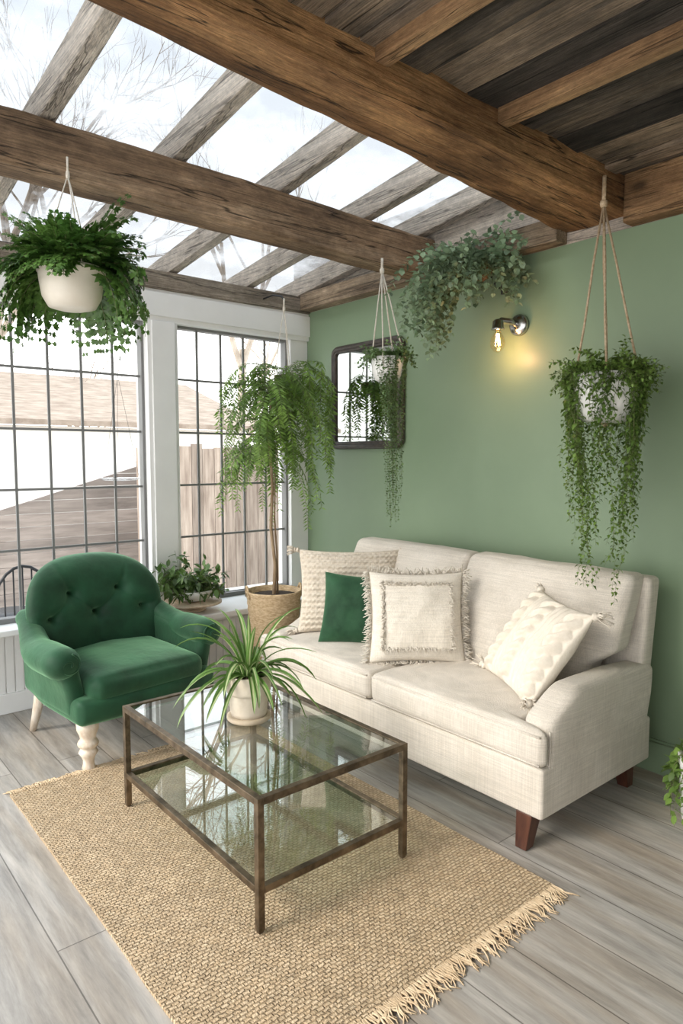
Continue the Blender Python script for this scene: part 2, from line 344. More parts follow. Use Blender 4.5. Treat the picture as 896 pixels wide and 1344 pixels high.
# low window wall with beadboard
w=MB(); w.box(-3.7,0,0,.12,-.05,.53); w.box(-1.22,0,-.40,0,0,.46)
for i in range(48):
    x=-3.65+i*.051
    if x<-1.25: w.box(x,x+.043,-.01,0,.1,.5)
for i in range(24):
    x=-1.21+i*.051; w.box(x,x+.043,-.41,-.40,.1,.44)
tag(w.build('wall_back',M['white'],smooth=False),kind='structure')
b=MB().box(-3.7,-1.24,-.026,0,0,.12).box(-1.24,0,-.428,-.4,0,.12)
tag(b.build('baseboard_back',M['white'],smooth=False,bevel=.005),kind='structure')
tag(MB().box(-3.7,-1.2,-.20,.12,.50,.535).build('trim_1',M['white'],smooth=False,bevel=.006),kind='structure')
tag(MB().box(-1.26,0,-.44,.02,.46,.50).build('trim_2',M['white'],smooth=False,bevel=.006),kind='structure')
t=MB().box(-3.7,0,-.09,.1,2.37,2.57).box(-3.7,0,-.105,-.09,2.40,2.55)
tag(t.build('trim_3',M['white'],smooth=False,bevel=.004),kind='structure')
t=MB().box(-1.29,-1.08,-.09,.1,.5,2.37).box(-1.265,-1.105,-.105,-.09,.535,2.37)
tag(t.build('trim_4',M['white'],smooth=False,bevel=.004),kind='structure')
tag(MB().box(-.16,0,-.07,.1,.5,2.37).build('trim_5',M['white'],smooth=False,bevel=.004),kind='structure')
tag(MB().box(-3.7,-2.86,-.09,.1,.535,2.37).build('trim_6',M['white'],smooth=False,bevel=.004),kind='structure')
tag(MB().box(-3.7,0,-.11,.1,2.57,2.685).build('trim_7',M['plateX'],smooth=False,bevel=.006),kind='structure')
tag(MB().box(-.10,0,-2.26,-.11,2.58,2.70).build('trim_8',M['plateY'],smooth=False,bevel=.006),kind='structure')
tag(MB().box(-.09,0,-6,-2.60,2.58,2.80).build('trim_9',M['batten'],smooth=False,bevel=.006),kind='structure')
def window(name,x0,x1,n):
    root=thing(name,None,None,((x0+x1)/2,0,.6),kind='structure')
    z0,z1=.5 if x0>-1.2 else .535,2.37
    fr=MB(); a=.018
    fr.box(x0,x0+a,-.03,.03,z0,z1).box(x1-a,x1,-.03,.03,z0,z1).box(x0+a,x1-a,-.03,.03,z0,z0+.03).box(x0+a,x1-a,-.03,.03,z1-a,z1)
    fr.build('window_frame',M['black'],root,smooth=False)
    bars=MB()
    for i in range(1,n):
        x=x0+(x1-x0)*i/n; bars.box(x-.007,x+.007,-.006,.006,z0+.03,z1-a)
    for z in (.955,1.31,1.665,2.02): bars.box(x0+a,x1-a,-.005,.005,z-.007,z+.007)
    bars.build('glazing_bars',M['black'],root,smooth=False)
    MB().box(x0+a,x1-a,-.002,.002,z0+.03,z1-a).build('pane',M['glass_win'],root,smooth=False)
window('window_1',-2.86,-1.29,8); window('window_2',-1.08,-.16,5)
# beams
def wonk(a,seed,axis):
    def fn(v):
        k=v[axis]; return v+V((0,noise.noise(V((k*.9,v.z*3+seed,v.y*3)))*a+noise.noise(V((k*7,v.z*6+seed,v.y*6)))*a*.5,noise.noise(V((k*.8,v.y*4,seed+7+v.z*3)))*a+noise.noise(V((k*8,v.y*6,seed+7+v.z*6)))*a*.5))
    return fn
w1=wonk(.010,1,0); w2=wonk(.012,5,0)
b=MB().soft(-4.6,0,-1.36,-1.21,2.59,2.815,r=.010,k=(110,4,5),fn=lambda v:w1(v)+V((0,0,-.011*v.x)))
tag(b.build('ceiling_beam',M['beamX'],origin=(-2.3,-1.28,2.595)),'slimmer rough timber beam under the roof glass, carrying two hanging plants','beam')
def big(v):
    far=(v.y+2.60)/.36
    return w2(v)+V((0,.065*v.x*far,-.018*v.x*(1-sstep(2.64,2.9,v.z))))
b=MB().soft(-4.6,0,-2.60,-2.24,2.635,2.955,r=.012,k=(110,6,6),fn=big)
tag(b.build('ceiling_beam',M['beamXb'],origin=(-2.3,-2.43,2.645)),'massive brown timber beam between glass roof and dark board ceiling','beam')
RX=[-.05,-.50,-1.09,-1.67,-2.25,-2.83,-3.41]
zb=lambda y:2.69+.118*(-y)
desc=['against the green wall','second from the green wall, above the corner plant','third from the green wall','fourth from the green wall','fifth from the green wall, ending above the hanging fern','sixth from the green wall, at the far left']
for i,x in enumerate(RX[:6]):
    b=MB().soft(x-.033,x+.033,-2.56,.25,0,.13,r=.006,k=(2,34,2),fn=lambda v:V((v.x+noise.noise(V((v.y*1.2,x,0)))*.008,v.y,v.z+zb(v.y)+noise.noise(V((v.y*5,x,3)))*.003)))
    tag(b.build('roof_rafter',M['rafter'],origin=(x,0,zb(0))),'grey weathered sloping roof rafter, '+desc[i],'rafter','sloping rafters under the roof glass')
for i in range(len(RX)-2):
    x0,x1=RX[i],RX[i+1]
    g=MB().box(x1,x0,-2.56,.28,.131,.137,fn=lambda v:V((v.x,v.y,v.z+zb(v.y))))
    tag(g.build('window_%d'%(i+3),M['glass_roof'],origin=((x0+x1)/2,0,2.8),smooth=False),kind='structure')
x0,x1=RX[5],-3.6
g=MB().box(x1,x0,-2.56,.28,.131,.137,fn=lambda v:V((v.x,v.y,v.z+zb(v.y))))
tag(g.build('window_8',M['glass_roof'],origin=(-3.2,0,2.8),smooth=False),kind='structure')
# ceiling boards
c=MB(); x=0
while x>-4.6:
    wd=R(.11,.21); y=-2.58
    while y>-6:
        ln=R(1.2,2.6); dz=R(0,.03); tl=R(-.04,.06)
        c.box(x-wd+.010,x,max(-6,y-ln)+.004,y,2.775+dz,2.83+dz,fn=lambda v:V((v.x,v.y,v.z+(v.x-x)*tl)))
        y-=ln
    x-=wd
c.box(-4.6,0,-6,-2.6,2.865,2.88)
tag(c.build('ceiling',M['ceil'],smooth=False),kind='structure')
for i,x in enumerate((-1.0,-1.62,-2.25)):
    b=MB().soft(x-.03,x+.03,-6,-2.6,2.74,2.80,r=.006,k=(2,20,2),fn=lambda v:v+V((noise.noise(V((v.y*1.3,x,1)))*.015,0,0)))
    t=('light brown batten under dark ceiling boards, nearest the green wall','light brown batten under dark ceiling boards, meeting the big beam midway','light brown batten under dark ceiling boards, at the top edge above the big beam')[i]
    tag(b.build('ceiling_batten',M['batten'],origin=(x,-2.6,2.74)),t,'batten','ceiling battens')

# ------------------------------------------------------------------ rug
rg=MB(); nx,ny=44,66; X0,X1,Y0,Y1=-2.43,-1.15,-3.00,-1.08
vs=[];fs=[]
for j in range(ny+1):
    for i in range(nx+1):
        x=X0+(X1-X0)*i/nx; y=Y0+(Y1-Y0)*j/ny
        e=.012*noise.noise(V((y*3,1,0))) if i in(0,nx) else 0
        vs.append((x+e,y,.011+.002*noise.noise(V((x*5,y*5,0)))))
for j in range(ny):
    for i in range(nx):
        a=j*(nx+1)+i; fs.append((a,a+1,a+nx+2,a+nx+1))
rg.add(vs,fs)
per=[i for i in range(nx+1)]+[j*(nx+1)+nx for j in range(1,ny+1)]+[ny*(nx+1)+i for i in range(nx-1,-1,-1)]+[j*(nx+1) for j in range(ny-1,0,-1)]
low=[(vs[i][0],vs[i][1],.0005) for i in per]; k=len(per)
rg.add([vs[i] for i in per]+low,[(i,(i+1)%k,k+(i+1)%k,k+i)[::-1] for i in range(k)])
rt=thing('rug','woven natural jute rug with fringed ends under the glass coffee table','rug',(-1.78,-2.05,0))
rg.build('weave',M['rug'],rt)
for (y,sg,ln) in ((Y0,-1,.07),(Y1,1,.045)):
    fr=MB()
    for i in range(260):
        x=X0+.006+(X1-X0-.012)*i/259+R(-.003,.003); l=ln*R(.6,1.25); dx=R(-.025,.025)
        fr.tube([(x,y-sg*.006,.010),(x+R(-.006,.006),y+sg*l*.25,.011),(x+dx*.5+R(-.008,.008),y+sg*l*.5,.008+R(0,.006)),(x+dx+R(-.009,.009),y+sg*l*.75,.006),(x+dx*1.5+R(-.012,.012),y+sg*l,.004)],[.0032,.0034,.003,.0026,.0014],5)
    tag(fr.build('fringe',M['jute'],rt),kind='stuff')

# ------------------------------------------------------------------ coffee table
tb=thing('coffee_table','rectangular coffee table with dark bronze metal frame and two glass shelves','coffee table',(-1.755,-2.03,.012))
tx0,tx1,ty0,ty1=-2.07,-1.44,-2.54,-1.52; q=.0118; zt=.452; zs=.165
for x in (tx0,tx1):
    for y in (ty0,ty1):
        l=MB().box(x-q,x+q,y-q,y+q,.022,zt); l.box(x-.009,x+.009,y-.009,y+.009,.0135,.022)
        l.build('leg',M['bronze'],tb,smooth=False,bevel=.0015)
for z in (zt-2*q,zs-2*q):
    for y in (ty0,ty1): MB().box(tx0+q,tx1-q,y-q,y+q,z,z+2*q).build('rail',M['bronze'],tb,smooth=False,bevel=.0015)
    for x in (tx0,tx1): MB().box(x-q,x+q,ty0+q,ty1-q,z,z+2*q).build('rail',M['bronze'],tb,smooth=False,bevel=.0015)
MB().box(tx0+q,tx1-q,ty0+q,ty1-q,zt-.012,zt-.004).build('glass_top',M['glass_table'],tb,smooth=False)
MB().box(tx0+q,tx1-q,ty0+q,ty1-q,zs-.012,zs-.004).build('glass_shelf',M['glass_table'],tb,smooth=False)

# ------------------------------------------------------------------ sofa
so=thing('sofa','cream linen two-seat sofa with low arms and dark wooden legs against green wall','sofa',(-.6,-1.91,0))
YL,YR,YM=-.95,-2.87,-1.91; XF,XB=-1.04,-.13
def crease(v,s): return .006*noise.noise(v*4+V((s,0,0)))+.003*noise.noise(v*11+V((0,s,0)))
MB().soft(XF+.012,XB-.05,YR+.01,YL-.01,.135,.335,r=.015,k=(6,14,3)).build('base',M['linen'],so)
for sg in (-1,1):
    y0,y1=sorted((YM+sg*.003,YM+sg*.82))
    def scl(v,sg=sg):
        o=(v.y-YM)*sg; w=1-sstep(-1.0,-.965,v.x)
        o2=o+w*.135*sstep(.35,.82,o)
        r=V((v.x,YM+sg*o2,v.z)); r.z+=crease(v,sg); r.x+=crease(v,sg+5)*.6
        return r
    cu=MB().soft(XF,-.42,y0,y1,.335,.475,r=.034,puff=(.010,.0,.022),k=(30,30,5),fn=scl)
    co=cu.build('seat_cushion',M['linen'],so)
    for zz in (.460,.350):
        pts=[(XF+.003,YM+sg*(.02+.92*i/16),zz) for i in range(17)]
        MB().tube(pts,.0045,6).build('piping',M['linen'],co)
    def bk(v,sg=sg):
        o=(v.y-YM)*sg; t=(v.z-.44)/.54
        o2=o+.105*sstep(.58,.68,v.z)*sstep(.4,.81,o)
        return V((v.x+.22*t-.015*math.sin(t*3.14)+crease(v,sg),YM+sg*o2,v.z+crease(v,sg+9)))
    y0,y1=sorted((YM+sg*.002,YM+sg*.81))
    MB().soft(-.54,-.40,y0,y1,.44,.985,r=.036,puff=(.022,0,.004),k=(4,30,24),fn=bk).build('back_cushion',M['linen'],so)
    yo=YR if sg<0 else YL; yi=YM+sg*.835
    ra,rb=(-1.03,-.80) if sg<0 else (-.90,-.55)
    def af(v,sg=sg,yo=yo):
        t=max(0,(v.z-.15)/.46); s=sstep(ra,rb,v.x)
        z=v.z-(1-s)*.12*sstep(.35,1,t)
        out=.024*sstep(.3,1,t)*s+.008*math.sin(min(1,t)*3.14)
        return V((v.x,v.y+sg*(out-.015)+crease(v,sg)*.5,z-.02*sstep(-.6,-.2,v.x)*sstep(.4,1,t)))
    y0,y1=sorted((yi,yo))
    am=MB().soft(-.985,-.2,y0,y1,.15,.61,r=.034,puff=(0,0,.004),k=(26,5,14),fn=af)
    ao=am.build('arm',M['linen'],so)
    pp=[af(V((-.982,yo-sg*.006,.17+.40*i/14))) for i in range(15)]
    MB().tube([(p.x+.004,p.y,p.z) for p in pp],.004,6).build('piping',M['linen'],ao)
def bf(v):
    t=(v.z-.15)/.8; return V((v.x+.11*t,v.y,v.z))
MB().soft(-.34,-.235,YR+.012,YL-.03,.15,.968,r=.026,k=(3,16,10),fn=bf).build('back_frame',M['linen'],so)
for (x,y) in ((-.99,-2.78),(-.99,-1.04),(-.27,-2.78),(-.27,-1.04)):
    dx=-.03 if x<-.5 else .03
    def lf(v): 
        t=1-v.z/.14; return V((x+(v.x-x)*(1-.32*t)+dx*t,y+(v.y-y)*(1-.32*t),v.z))
    MB().box(x-.036,x+.036,y-.036,y+.036,.002,.14,fn=lf).build('leg',M['leg_brown'],so,smooth=False,bevel=.004)

# ------------------------------------------------------------------ pillows
def pframe(b,fd,lean,roll=0):
    fd=V((fd[0],fd[1],0)).normalized(); a=math.radians(lean)
    up=V((0,0,1))*math.cos(a)-fd*math.sin(a); n=fd*math.cos(a)+V((0,0,1))*math.sin(a); u=up.cross(n)
    return u,up,n
def pillow_mesh(c,u,v,n,w,h,t,N=26,ripple=None,seed=0):
    mb=MB(); vs=[];fs=[];id={}
    for side in (1,-1):
        for j in range(N+1):
            for i in range(N+1):
                a=math.sin((2*i/N-1)*math.pi/2*.92)/math.sin(math.pi/2*.92); b=math.sin((2*j/N-1)*math.pi/2*.92)/math.sin(math.pi/2*.92)
                edge=i in(0,N) or j in(0,N)
                if edge and side<0: id[(side,i,j)]=id[(1,i,j)]; continue
                th=max(0,(1-a*a)*(1-b*b))**.42*t/2
                x=w/2*a*(1-.075*(1-b*b)*abs(a)); y=h/2*b*(1-.075*(1-a*a)*abs(b))
                th*=1+.14*noise.noise(V((a*2.2,b*2.2,seed+side)))+.05*noise.noise(V((a*6,b*6,seed+side)))
                if ripple and side>0: th+=ripple(a,b)*min(1,th/(t*.2))
                id[(side,i,j)]=len(vs); vs.append(c+u*x+v*y+n*(th*side))
        for j in range(N):
            for i in range(N):
                q=[id[(side,i,j)],id[(side,i+1,j)],id[(side,i+1,j+1)],id[(side,i,j+1)]]
                fs.append(tuple(q if side>0 else q[::-1]))
    mb.add(vs,fs); return mb
def tassel(p,d,L,r,mat,par):
    t=MB(); t.lathe([(.001,0),(r*.7,-.004),(r*.75,-.014),(r*.45,-.018),(r*.8,-.03)],p,10,M=d.to_track_quat('-Z','Y').to_matrix().to_4x4())
    for i in range(30):
        a=R(0,6.28); o=d.orthogonal().normalized(); o2=d.cross(o); s=(o*math.cos(a)+o2*math.sin(a))
        p0=p+d*.022+s*r*.5; t.tube([p0,p0+d*L*.5+s*r*.5,p0+d*L+s*r*R(.3,1.1)+V((0,0,-.006))],.002,4)
    t.build('tassel',mat,par)
def corner(c,u,v,w,h,a,b): return c+u*w/2*a+v*h/2*b
# beige
u,v,n=pframe(0,(-.66,-.75),14); c=V((-.64,-1.30,.48))+v*.245
p=thing('throw_pillow','large beige ribbed throw pillow with corner tassels behind the green one','pillow',(-.64,-1.30,.48),'throw pillows on the sofa')
pillow_mesh(c,u,v,n,.60,.49,.17,ripple=lambda a,b:.004*math.sin(b*46)+.003*math.sin(a*60)*math.sin(b*46),N=110,seed=1).build('cover',M['cushion_beige'],p)
for (a,b) in ((-1,1),(1,1),(-1,-.95)):
    d=(u*a+v*b*.25-V((0,0,.25))).normalized(); tassel(corner(c,u,v,.59,.48,a,b),d,.05,.022,M['cushion_beige'],p)
# green
u,v,n=pframe(0,(-.70,-.71),20,0); c=V((-.76,-1.52,.475))+v*.195
ro=Matrix.Rotation(math.radians(-4),3,n); u2=ro@u; v2=ro@v
g=pillow_mesh(c,u2,v2,n,.42,.395,.19,seed=2)
tag(g.build('throw_pillow',M['velvet2'],origin=(-.76,-1.52,.475)),'small plain dark green velvet throw pillow','pillow','throw pillows on the sofa')
# white fringed
u,v,n=pframe(0,(-.66,-.75),17); c=V((-.76,-1.96,.478))+v*.23
p=thing('throw_pillow','square off-white throw pillow with frayed border at the middle of the sofa','pillow',(-.76,-1.96,.478),'throw pillows on the sofa')
pillow_mesh(c,u,v,n,.48,.46,.17,seed=3,N=36).build('cover',M['cushion_white'],p)
def surf(a,b,w,h,t): return c+u*w/2*a*(1-.075*(1-b*b)*abs(a))+v*h/2*b*(1-.075*(1-a*a)*abs(b))+n*(max(0,(1-a*a)*(1-b*b))**.42*t/2+.002)
fr=MB(); fo=MB()
for s in range(4):
    for i in range(150):
        q=-.74+1.48*i/149; rim=R(.68,.75); a,b=[(q,rim),(q,-rim),(rim,q),(-rim,q)][s]; o=[v,-v,u,-u][s]
        p0=surf(a,b,.48,.46,.17)-n*.002; dd=(o*R(.2,1)+n*R(.3,.9)+(u if s<2 else v)*R(-.9,.9)).normalized(); l=R(.012,.03)
        fr.tube([p0,p0+dd*l*.5,p0+dd*l-V((0,0,.004))],[.002,.0018,.001],4)
    for i in range(150):
        q=-1+2*i/149; a,b=[(q,1),(q,-1),(1,q),(-1,q)][s]; p0=surf(a,b,.48,.46,.17); dd=([v,-v,u,-u][s]+n*R(-.6,.9)+(u if s<2 else v)*R(-.8,.8)).normalized()
        l=R(.025,.055); pe=p0+dd*l+V((0,0,-.008)); pe.z=max(pe.z,.485)
        fo.tube([p0,p0+dd*l*.5+n*R(-.004,.004),pe],[.0026,.0024,.0014],4)
tag(fr.build('inner_fringe',M['cushion_white'],p),kind='stuff'); tag(fo.build('outer_fringe',M['cushion_white'],p),kind='stuff')
# knitted
Lc=V((-.64,-2.28,.485)); B=V((-.87,-2.655,.475)); u=(B-Lc).normalized(); hd=V((-u.y,u.x,0)); hd=hd if hd.x>0 else -hd; hd.z=0; hd.normalize()
v=hd*.58+V((0,0,.815)); v=(v-u*v.dot(u)).normalized(); n=u.cross(v)
if n.x>0: n=-n
if n.dot(u.cross(v))<0: u=-u
c=(Lc+B)/2+v*.235+n*.015+V((.012,-.02,0))
p=thing('throw_pillow','cream cable-knit throw pillow with tassels leaning on the right arm','pillow',((Lc+B)/2),'throw pillows on the sofa')
def cable(a,b):
    k=(a+1)*2.5; cell=k-math.floor(k); i=int(math.floor(k)); x=cell*2-1
    if i%2==0:
        ph=b*11; s1=.42*math.sin(ph); s2=-s1; e1=math.cos(ph)
        h1=max(0,1-((x-s1)/.48)**2)**.5*(1+.4*e1); h2=max(0,1-((x-s2)/.48)**2)**.5*(1-.4*e1)
        return .027*max(h1,h2)-.013
    return .008*abs(math.sin(x*4.7))-.013
pillow_mesh(c,u,v,n,.50,.46,.17,N=150,ripple=cable,seed=4).build('cover',M['knit'],p)
for (a,b) in ((-1,1),(1,1),(1,-1),(-1,-1)):
    d=(u*a*.7+v*b*.5-V((0,0,.3))).normalized(); q_=corner(c,u,v,.49,.45,a,b)
    if q_.z<.54: d=(u*a*.8+n*.5).normalized(); d.z=max(d.z,-.02); q_.z=max(q_.z,.51)
    tassel(q_,d,.05,.025,M['knit'],p)

# ------------------------------------------------------------------ armchair (local, front is -Y)
ar=thing('armchair','dark green velvet armchair with button-tufted round back and pale turned front legs','armchair',(0,0,0),local=True)
BT=[(-.36,.36),(.36,.36),(-.68,-.02),(0,-.02),(.68,-.02)]; CR=[(0,2),(0,3),(1,3),(1,4)]
def backp(u_,v_,side):
    m=max(abs(u_),abs(v_)); 
    if m<1e-6: x=z=0
    else:
        a=math.atan2(v_,u_); ca,sa=abs(math.cos(a)),abs(math.sin(a)); e=2.6 if v_>0 else 7
        r=(ca**e+sa**e)**(-1/e); x=math.cos(a)*r*m; z=math.sin(a)*r*m
    X=x*(.39 if z>-.2 else .39-.04*min(1,(-.2-z)/.8)); Z=.645+z*.31
    th=.098*(max(0,1-m**3.2))**.5
    if side>0:
        th+=.026*(max(0,1-m**6))
        for (bu,bv) in BT: 
            d2=((x-bu)/.13)**2+((z-bv)/.15)**2; th-=.034*math.exp(-d2)+.030*math.exp(-d2*7)
        for (s1,s2) in CR:
            ax,az_=BT[s1]; bx,bz=BT[s2]; t=max(0,min(1,((x-ax)*(bx-ax)+(z-az_)*(bz-az_))/((bx-ax)**2+(bz-az_)**2)))
            dd=math.hypot(x-ax-(bx-ax)*t,z-az_-(bz-az_)*t); th-=.008*math.exp(-(dd/.035)**2)
        for (bu,bv,ex,ez) in ((-.36,.36,-.55,.95),(.36,.36,.55,.95),(-.68,-.02,-1,.1),(.68,-.02,1,.1),(0,-.02,0,-.9)):
            t=max(0,min(1,((x-bu)*(ex-bu)+(z-bv)*(ez-bv))/((ex-bu)**2+(ez-bv)**2)))
            dd=math.hypot(x-bu-(ex-bu)*t,z-bv-(ez-bv)*t); th-=.006*math.exp(-(dd/.035)**2)*(1-t*.6)
    yc=.25+.16*(Z-.4)-.15*(x*x)*.8
    return V((X,yc-side*th,Z))
N=80; vs=[];fs=[];id={}
for side in (1,-1):
    for j in range(N+1):
        for i in range(N+1):
            a=2*i/N-1;b=2*j/N-1; e=i in(0,N) or j in(0,N)
            if e and side<0: id[(side,i,j)]=id[(1,i,j)]; continue
            if e: q_=(backp(a,b,1)+backp(a,b,-1))/2
            else: q_=backp(a,b,side)
            id[(side,i,j)]=len(vs); vs.append(q_)
    for j in range(N):
        for i in range(N):
            q_=[id[(side,i,j)],id[(side,i+1,j)],id[(side,i+1,j+1)],id[(side,i,j+1)]]; fs.append(tuple(q_ if side>0 else q_[::-1]))
mb=MB(); mb.add(vs,fs); bo=mb.build('backrest',M['velvet'],ar)
for (bu,bv) in BT:
    y=min((backp(a/60,b/60,1) for a in range(-58,59,2) for b in range(-58,59,2)),key=lambda p:(p.x-bu*.39)**2+(p.z-(.645+bv*.31))**2)
    MB().lathe([(.001,.006),(.009,.004),(.013,0),(.011,-.003)][::-1],y+V((0,-.002,0)),12,M=Matrix.Rotation(math.radians(80),4,'X')).build('button',M['velvet'],bo)
MB().soft(-.31,.31,-.40,.26,.33,.455,r=.05,puff=(.01,.02,.03),k=(14,14,5),fn=lambda v:v+V((0,0,.006*noise.noise(v*6)))).build('seat_cushion',M['velvet'],ar)
MB().soft(-.385,.385,-.385,.34,.235,.365,r=.035,puff=(0,.02,0),k=(12,10,4),fn=lambda v:V((v.x*(1-.10*sstep(0,.34,v.y)),v.y-.03*(1-(v.x/.4)**2)*(1 if v.y<0 else 0),v.z))).build('apron',M['velvet'],ar)
for sg in (-1,1):
    a=MB()
    def arm(v,sg=sg):
        t=sstep(.28,.58,v.z); fwd=1-sstep(-.30,.28,v.y)
        return V((v.x*(1-.06*sstep(0,.3,v.y))+sg*(.008+.030*fwd)*t,v.y,v.z+(.05*(1-fwd)-.03*fwd)*t))
    a.soft(sg*.30 if sg>0 else -.39,.39 if sg>0 else -.30,-.32,.32,.25,.565,r=.042,k=(5,14,10),fn=arm)
    path=[];rad=[]
    for i in range(33):
        t=i/32; y=.34-.68*t; z=.655-.125*sstep(0,.55,t); x=sg*(.345+.062*sstep(0,.6,t)-.008*sstep(.85,1,t))
        r=.055+.033*sstep(.1,.7,t)
        if t>.88: r*=math.sqrt(max(.02,1-((t-.88)/.12)**2*.80))
        if t<.1: r*=math.sqrt(max(.02,1-((.1-t)/.1)**2))
        path.append((x,y,z));rad.append(r)
    a.tube(path,rad,22,flat=.90)
    ao=a.build('arm',M['velvet'],ar)
    e=V(path[-1]); sp=[]
    for i in range(40):
        t=i/39; an=t*8.2+(1.2 if sg>0 else 1.9); rr=.060*(1-.85*t)
        sp.append(e+V((sg*rr*math.cos(an),.014*(rr/.06)**2-.002,rr*.9*math.sin(an))))
    MB().tube(sp,.005,6).build('scroll_piping',M['velvet'],ao)
prof=[(.020,.004),(.024,.012),(.02,.03),(.019,.05),(.024,.07),(.034,.09),(.028,.105),(.024,.112),(.034,.122),(.037,.135),(.032,.148),(.026,.155),(.029,.175),(.038,.205),(.040,.25)]
prof=[(r*1.35,z) for r,z in prof]
for sg in (-1,1):
    MB().lathe(prof,(sg*.315,-.325,0),20).build('front_leg',M['whitewash'],ar)
    l=MB().tube([(sg*.29,.27,.26),(sg*.30,.31,.12),(sg*.31,.35,.003)],[.030,.025,.018],10)
    l.build('rear_leg',M['whitewash'],ar)
ar.location=(-1.79,-.69,0); ar.rotation_euler=(0,0,math.radians(6))

# ------------------------------------------------------------------ mirror & lamp
def rrect(y0,y1,z0,z1,r,x,n=6):
    pts=[]
    for (cy,cz,a0) in ((y1-r,z1-r,0),(y0+r,z1-r,90),(y0+r,z0+r,180),(y1-r,z0+r,270)):
        for i in range(n+1):
            a=math.radians(a0+90*i/n); pts.append(V((x,cy+r*math.cos(a),cz+r*math.sin(a))))
    return pts
mi=thing('wall_mirror','square wall mirror with rounded dark frame on the green wall','mirror',(0,-.75,1.57))
o=rrect(-1.10,-.41,1.575,2.265,.045,-.02)
fr=MB(); fr.tube(o,.02,10,closed=True); fr.tube(rrect(-1.078,-.432,1.597,2.243,.035,-.026),.013,8,closed=True); fr.build('frame',M['darkframe'],mi)
ins=rrect(-1.075,-.435,1.60,2.24,.03,-.022); k=len(ins); mm=MB(); mm.add(ins,[tuple(range(k))[::-1]]); mm.build('mirror_glass',M['mirror'],mi,smooth=False)
bk_=rrect(-1.09,-.42,1.585,2.255,.04,-.004); mm=MB(); mm.add(bk_,[tuple(range(k))[::-1]]); mm.build('backing',M['darkframe'],mi,smooth=False)
ly=-1.985
la=thing('wall_lamp','chrome wall lamp with a bare glowing filament bulb on green wall','lamp',(0,ly,2.21))
RX90=Matrix.Rotation(math.radians(-90),4,'Y')
MB().lathe([(.058,.0),(.058,.018),(.05,.03),(.022,.036)],(-.001,ly,2.215),24,M=RX90).build('wall_plate',M['chrome'],la)
MB().tube([(-.03,ly,2.215),(-.07,ly+.015,2.23),(-.11,ly+.045,2.235),(-.122,ly+.05,2.225)],.017,10).build('arm',M['chrome'],la)
MB().lathe([(.016,.055),(.029,.045),(.031,.01),(.035,.006),(.035,0),(.022,-.004)][::-1],(-.125,-1.93,2.185),18).build('socket',M['chrome'],la)
bu=MB().lathe([(.013,2.183),(.016,2.172),(.032,2.145),(.041,2.118),(.037,2.093),(.020,2.072),(.004,2.064),(.001,2.063)],(-.125,-1.93,0),20).build('bulb',M['bulb'],la)
fi=MB()
for k in range(5):
    a=k*1.257; fi.tube([(-.125+.006*math.cos(a),-1.93+.006*math.sin(a),2.165),(-.125+.015*math.cos(a+.3),-1.93+.015*math.sin(a+.3),2.10)],.0016,4)
fi.build('filament',M['filament'],bu)
ld=bpy.data.lights.new('bulb_light','POINT'); ld.energy=2.6; ld.color=(1,.50,.24); ld.shadow_soft_size=.03; lo=bpy.data.objects.new('bulb_light',ld); C.objects.link(lo); lo.location=(-.135,-1.96,2.045)

# ------------------------------------------------------------------ plants
def rv(): 
    return V((R(-1,1),R(-1,1),R(-1,1)))
def grow(p,d,L,n,g,wob=.12,lim=None):
    p=V(p); d=V(d).normalized(); pts=[p.copy()]; st=L/n
    for i in range(n):
        d=(d+V((0,0,-g/n))+rv()*wob/ math.sqrt(n)).normalized(); p=p+d*st
        if lim: p=lim(p)
        pts.append(p.copy())
    return pts
def at(pts,s):
    q=s*(len(pts)-1); i=min(int(q),len(pts)-2); fct=q-i
    t=pts[i+1]-pts[i]
    return pts[i].lerp(pts[i+1],fct),(t.normalized() if t.length>1e-9 else V((0,0,-1)))
def frame(t):
    sd=t.cross(V((0,0,1)))
    if sd.length<.15: sd=t.cross(V((R(-1,1),R(-1,1),0)))
    sd.normalize(); return sd,sd.cross(t)
def frond(mb,pts,n,Lp,wr,prof,lob=False,fwd=.45,jit=.15,start=.12):
    for k in range(n):
        s=start+(1-start)*(k+.5)/n; p,t=at(pts,min(s,.999)); sd,nm=frame(t)
        if nm.z<0: nm=-nm
        l=Lp*prof((k+.5)/n)
        for sg in (-1,1):
            d=(sd*sg+t*fwd+rv()*jit).normalized()
            mb.leaf(p,d,nm,l,l*wr,.15,.2)
            if lob:
                for f_,a_ in ((.3,.6),(.55,.5)):
                    for s2 in (-1,1):
                        d2=(d*.6+t*s2*.8+rv()*.1).normalized(); mb.leaf(p+d*l*f_,d2,nm,l*a_,l*a_*.62,.1,.2)
def stems(mb,pts,r): mb.tube(pts,[r*(1-.6*i/len(pts)) for i in range(len(pts))],3,cap=False)
def leafy(mb,pts,sp,L,W,rnd=True,start=.05,end=1.0,spread=1.0):
    tot=sum((pts[i+1]-pts[i]).length for i in range(len(pts)-1)); n=max(2,int(tot/sp)); a=R(0,6)
    for k in range(n):
        s=start+(end-start)*k/n; p,t=at(pts,s); a+=2.4
        o=t.orthogonal().normalized(); o2=t.cross(o); sd=o*math.cos(a)+o2*math.sin(a)
        d=(sd*spread+t*.45+rv()*.25+V((0,0,-.15))).normalized(); nm=(V((0,0,1))+sd*.4+rv()*.4)
        l=L*R(.7,1.2)*(1-.35*s)
        (mb.rleaf if rnd else mb.leaf)(p,d,nm,l,l*W/L)
